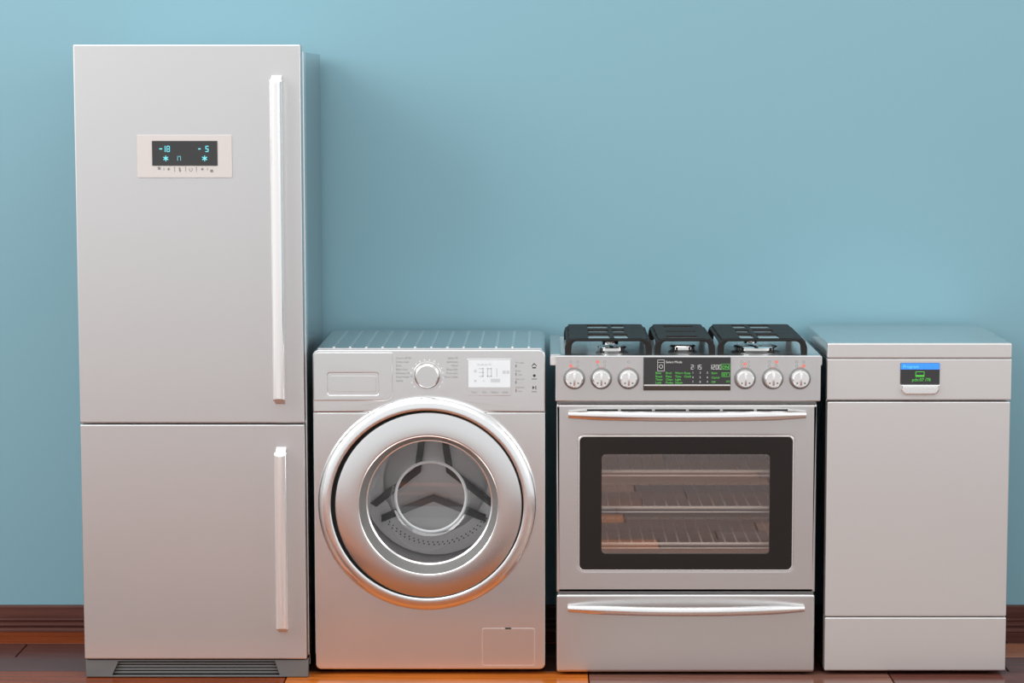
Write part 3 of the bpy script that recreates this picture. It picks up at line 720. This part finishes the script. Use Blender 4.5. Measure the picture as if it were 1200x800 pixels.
# grates
gy0, gy1 = YR + 0.010, YR + 0.445; zt = zc0 + 0.0455
def grate(pl, pr, slots, midx=None):
    x0, x1 = PX(pl, 412, gy0), PX(pr, 412, gy0)
    W = x1 - x0
    Xs = lambda u: x0 + W*u
    loops = [rrect(x0 + 0.012, x1 - 0.012, gy0 + 0.001, gy1 - 0.001, 0.012)]
    for (u0, u1, v0, v1) in slots: loops.append(rrect(Xs(u0), Xs(u1), gy0 + v0, gy0 + v1, 0.004, 3))
    top = plate('grate', loops, zt, 0.0055, M['iron'], st, 0.0015, axis='Z', label='black cast iron pan grate')
    lw = 0.018
    def U(a0, a1):      # inverted U with rounded shoulders
        ro, ri = 0.026, 0.014
        pts = [(a0, zc0 + 0.001), (a0 + lw*0.9, zc0 + 0.001)]
        hz = zt - 0.0070
        for k in range(7):
            a = math.radians(180 - 90*k/6); pts.append((a0 + lw + ri + ri*math.cos(a), hz - ri + ri*math.sin(a)))
        for k in range(7):
            a = math.radians(90 - 90*k/6); pts.append((a1 - lw - ri + ri*math.cos(a), hz - ri + ri*math.sin(a)))
        pts += [(a1 - lw*0.9, zc0 + 0.001), (a1, zc0 + 0.001)]
        for k in range(7):
            a = math.radians(90*k/6); pts.append((a1 - ro + ro*math.cos(a), zt - ro + ro*math.sin(a)))
        for k in range(7):
            a = math.radians(90 + 90*k/6); pts.append((a0 + ro + ro*math.cos(a), zt - ro + ro*math.sin(a)))
        return pts
    for yy in (gy0, gy1 - 0.013):
        plate('grate_frame', [U(x0, x1)], yy, 0.013, M['iron'], top, 0.0025)
    for xx in (x0 + 0.003, x1 - 0.016):
        plate('grate_side', [[(a_, zc0 + 0.001 + (b_ - zc0 - 0.001) * 0.86) for a_, b_ in U(gy0 + 0.001, gy1 - 0.001)]], xx, 0.013, M['iron'], top, 0.0025, axis='X')
    for v in (0.155, 0.285):
        box('grate_bar', x0 + 0.01, x1 - 0.01, gy0 + v, gy0 + v + 0.016, zt - 0.010, zt + 0.0003, M['iron'], top, 0.003)
    for (u0, u1, v0, v1) in slots:  # shiny strips added below the slots to imitate brightness seen through them
        box('slot_bright_strip', Xs(u0) + 0.001, Xs(u1) - 0.001, gy0 + v0 + (v1 - v0)*0.30, gy0 + v1 - 0.002, zt - 0.0075, zt - 0.0048, M['satin'], top, 0.0008)
    if midx is not None:
        box('grate_bar', Xs(midx) - 0.0035, Xs(midx) + 0.0035, gy0 + 0.012, gy1 - 0.012, zt - 0.009, zt + 0.0006, M['iron'], top, 0.002)
sl = lambda a, b, c, d: [(a, b, 0.020, 0.145), (c, d, 0.020, 0.145), (a + 0.01, b, 0.19, 0.275), (c, d - 0.01, 0.19, 0.275), (a + 0.01, b, 0.315, 0.415), (c, d - 0.01, 0.315, 0.415)]
grate(662, 764, sl(0.27, 0.52, 0.57, 0.73), 0.545)
grate(767, 838, [(0.22, 0.72, 0.030, 0.095), (0.25, 0.75, 0.20, 0.235), (0.25, 0.75, 0.330, 0.390)])
grate(841, 946, sl(0.26, 0.42, 0.47, 0.71), 0.445)

# ------------------------------------------------------------------ dishwasher
YD2 = -0.582
DX0, DX1 = 0.760, 1.2592
z = lambda py: PZ(py, YD2); X = lambda px, py=440: PX(px, py, YD2)
dwm = empty('dishwasher', ((DX0+DX1)/2, -0.30, 0), 'slim silver dishwasher with a plain door and a small blue-topped display', 'dishwasher')
t1, t2, t3, t4, t5 = z(402), z(420.3), z(469.6), z(722.8), z(785.8)
box('cabinet', DX0 + 0.001, DX1 - 0.001, YD2 + 0.034, -0.036, 0.012, t2 - 0.001, M['steel_side'], dwm, 0.002)
box('top_front', DX0, DX1, YD2, YD2 + 0.026, t2 + 0.0005, t1, M['steel_dish'], dwm, 0.0045, 3)
box('top_panel', DX0 + 0.0008, DX1 - 0.0008, YD2 + 0.024, -0.034, t2 + 0.0005, t1 - 0.0006, M['steel_top'], dwm, 0.002, 2)
box('control_panel', DX0, DX1, YD2, YD2 + 0.034, t3 + 0.0022, t2 - 0.0005, M['steel_dish'], dwm, 0.003, 3)
box('door', DX0 + 0.0015, DX1 - 0.0015, YD2 + 0.001, YD2 + 0.034, t4 + 0.001, t3 - 0.0022, M['steel_dish'], dwm, 0.004, 3)
box('kick_plate', DX0 + 0.0015, DX1 - 0.0015, YD2 + 0.0, YD2 + 0.030, t5, t4 - 0.001, M['steel_dish'], dwm, 0.004, 3)
for fx in (DX0 + 0.05, DX1 - 0.05):
    for fy in (YD2 + 0.10, -0.10):
        lathe('foot', fx, fy, [(0.0, 0.0005), (0.018, 0.0005), (0.018, 0.006), (0.011, 0.008), (0.011, 0.0125), (0.0, 0.0125)], M['rubber'], dwm, 20, axis='Z')
di = plate('display', [rrect(X(1055), X(1101), z(450), z(425), (0.001, 0.001, 0.003, 0.003))], YD2 - 0.003, 0.004, M['screen'], dwm, 0.0006)
plate('blue_bar', [rrect(X(1055.3), X(1100.7), z(432.6), z(425.3), (0, 0, 0.003, 0.003))], YD2 - 0.0036, 0.0012, M['blue'], di)
yt = YD2 - 0.0042
bm = bmesh.new(); text_bm(bm, 'Program', X(1057.8), z(431), yt, 0.0125); finish('header_text', bm_mesh(bm), M['cyan'], di, 0)
bm = bmesh.new(); yt2 = YD2 - 0.0036
x0, x1, z0, z1 = X(1072.6), X(1083), z(441.3), z(435); t = 0.0014
for qd in ((x0, x1, z0, z0 + t), (x0, x1, z1 - t, z1), (x0, x0 + t, z0, z1), (x1 - t, x1, z0, z1), (x0 + 0.001, x1 - 0.001, z0 + 0.002, z0 + 0.005)): quad_bm(bm, *qd, yt2)
finish('screen_icon', bm_mesh(bm), M['green'], di, 0)
word('pdn:07 /78', X(1068.5), z(446.3), yt2, 0.0118, M['green'], di)
plate('handle_lip', [rrect(X(1055.5), X(1100.8), z(462.3), z(450.2), (0.018, 0.018, 0.001, 0.001))], YD2 - 0.010, 0.012, M['satin'], dwm, 0.004, 3)
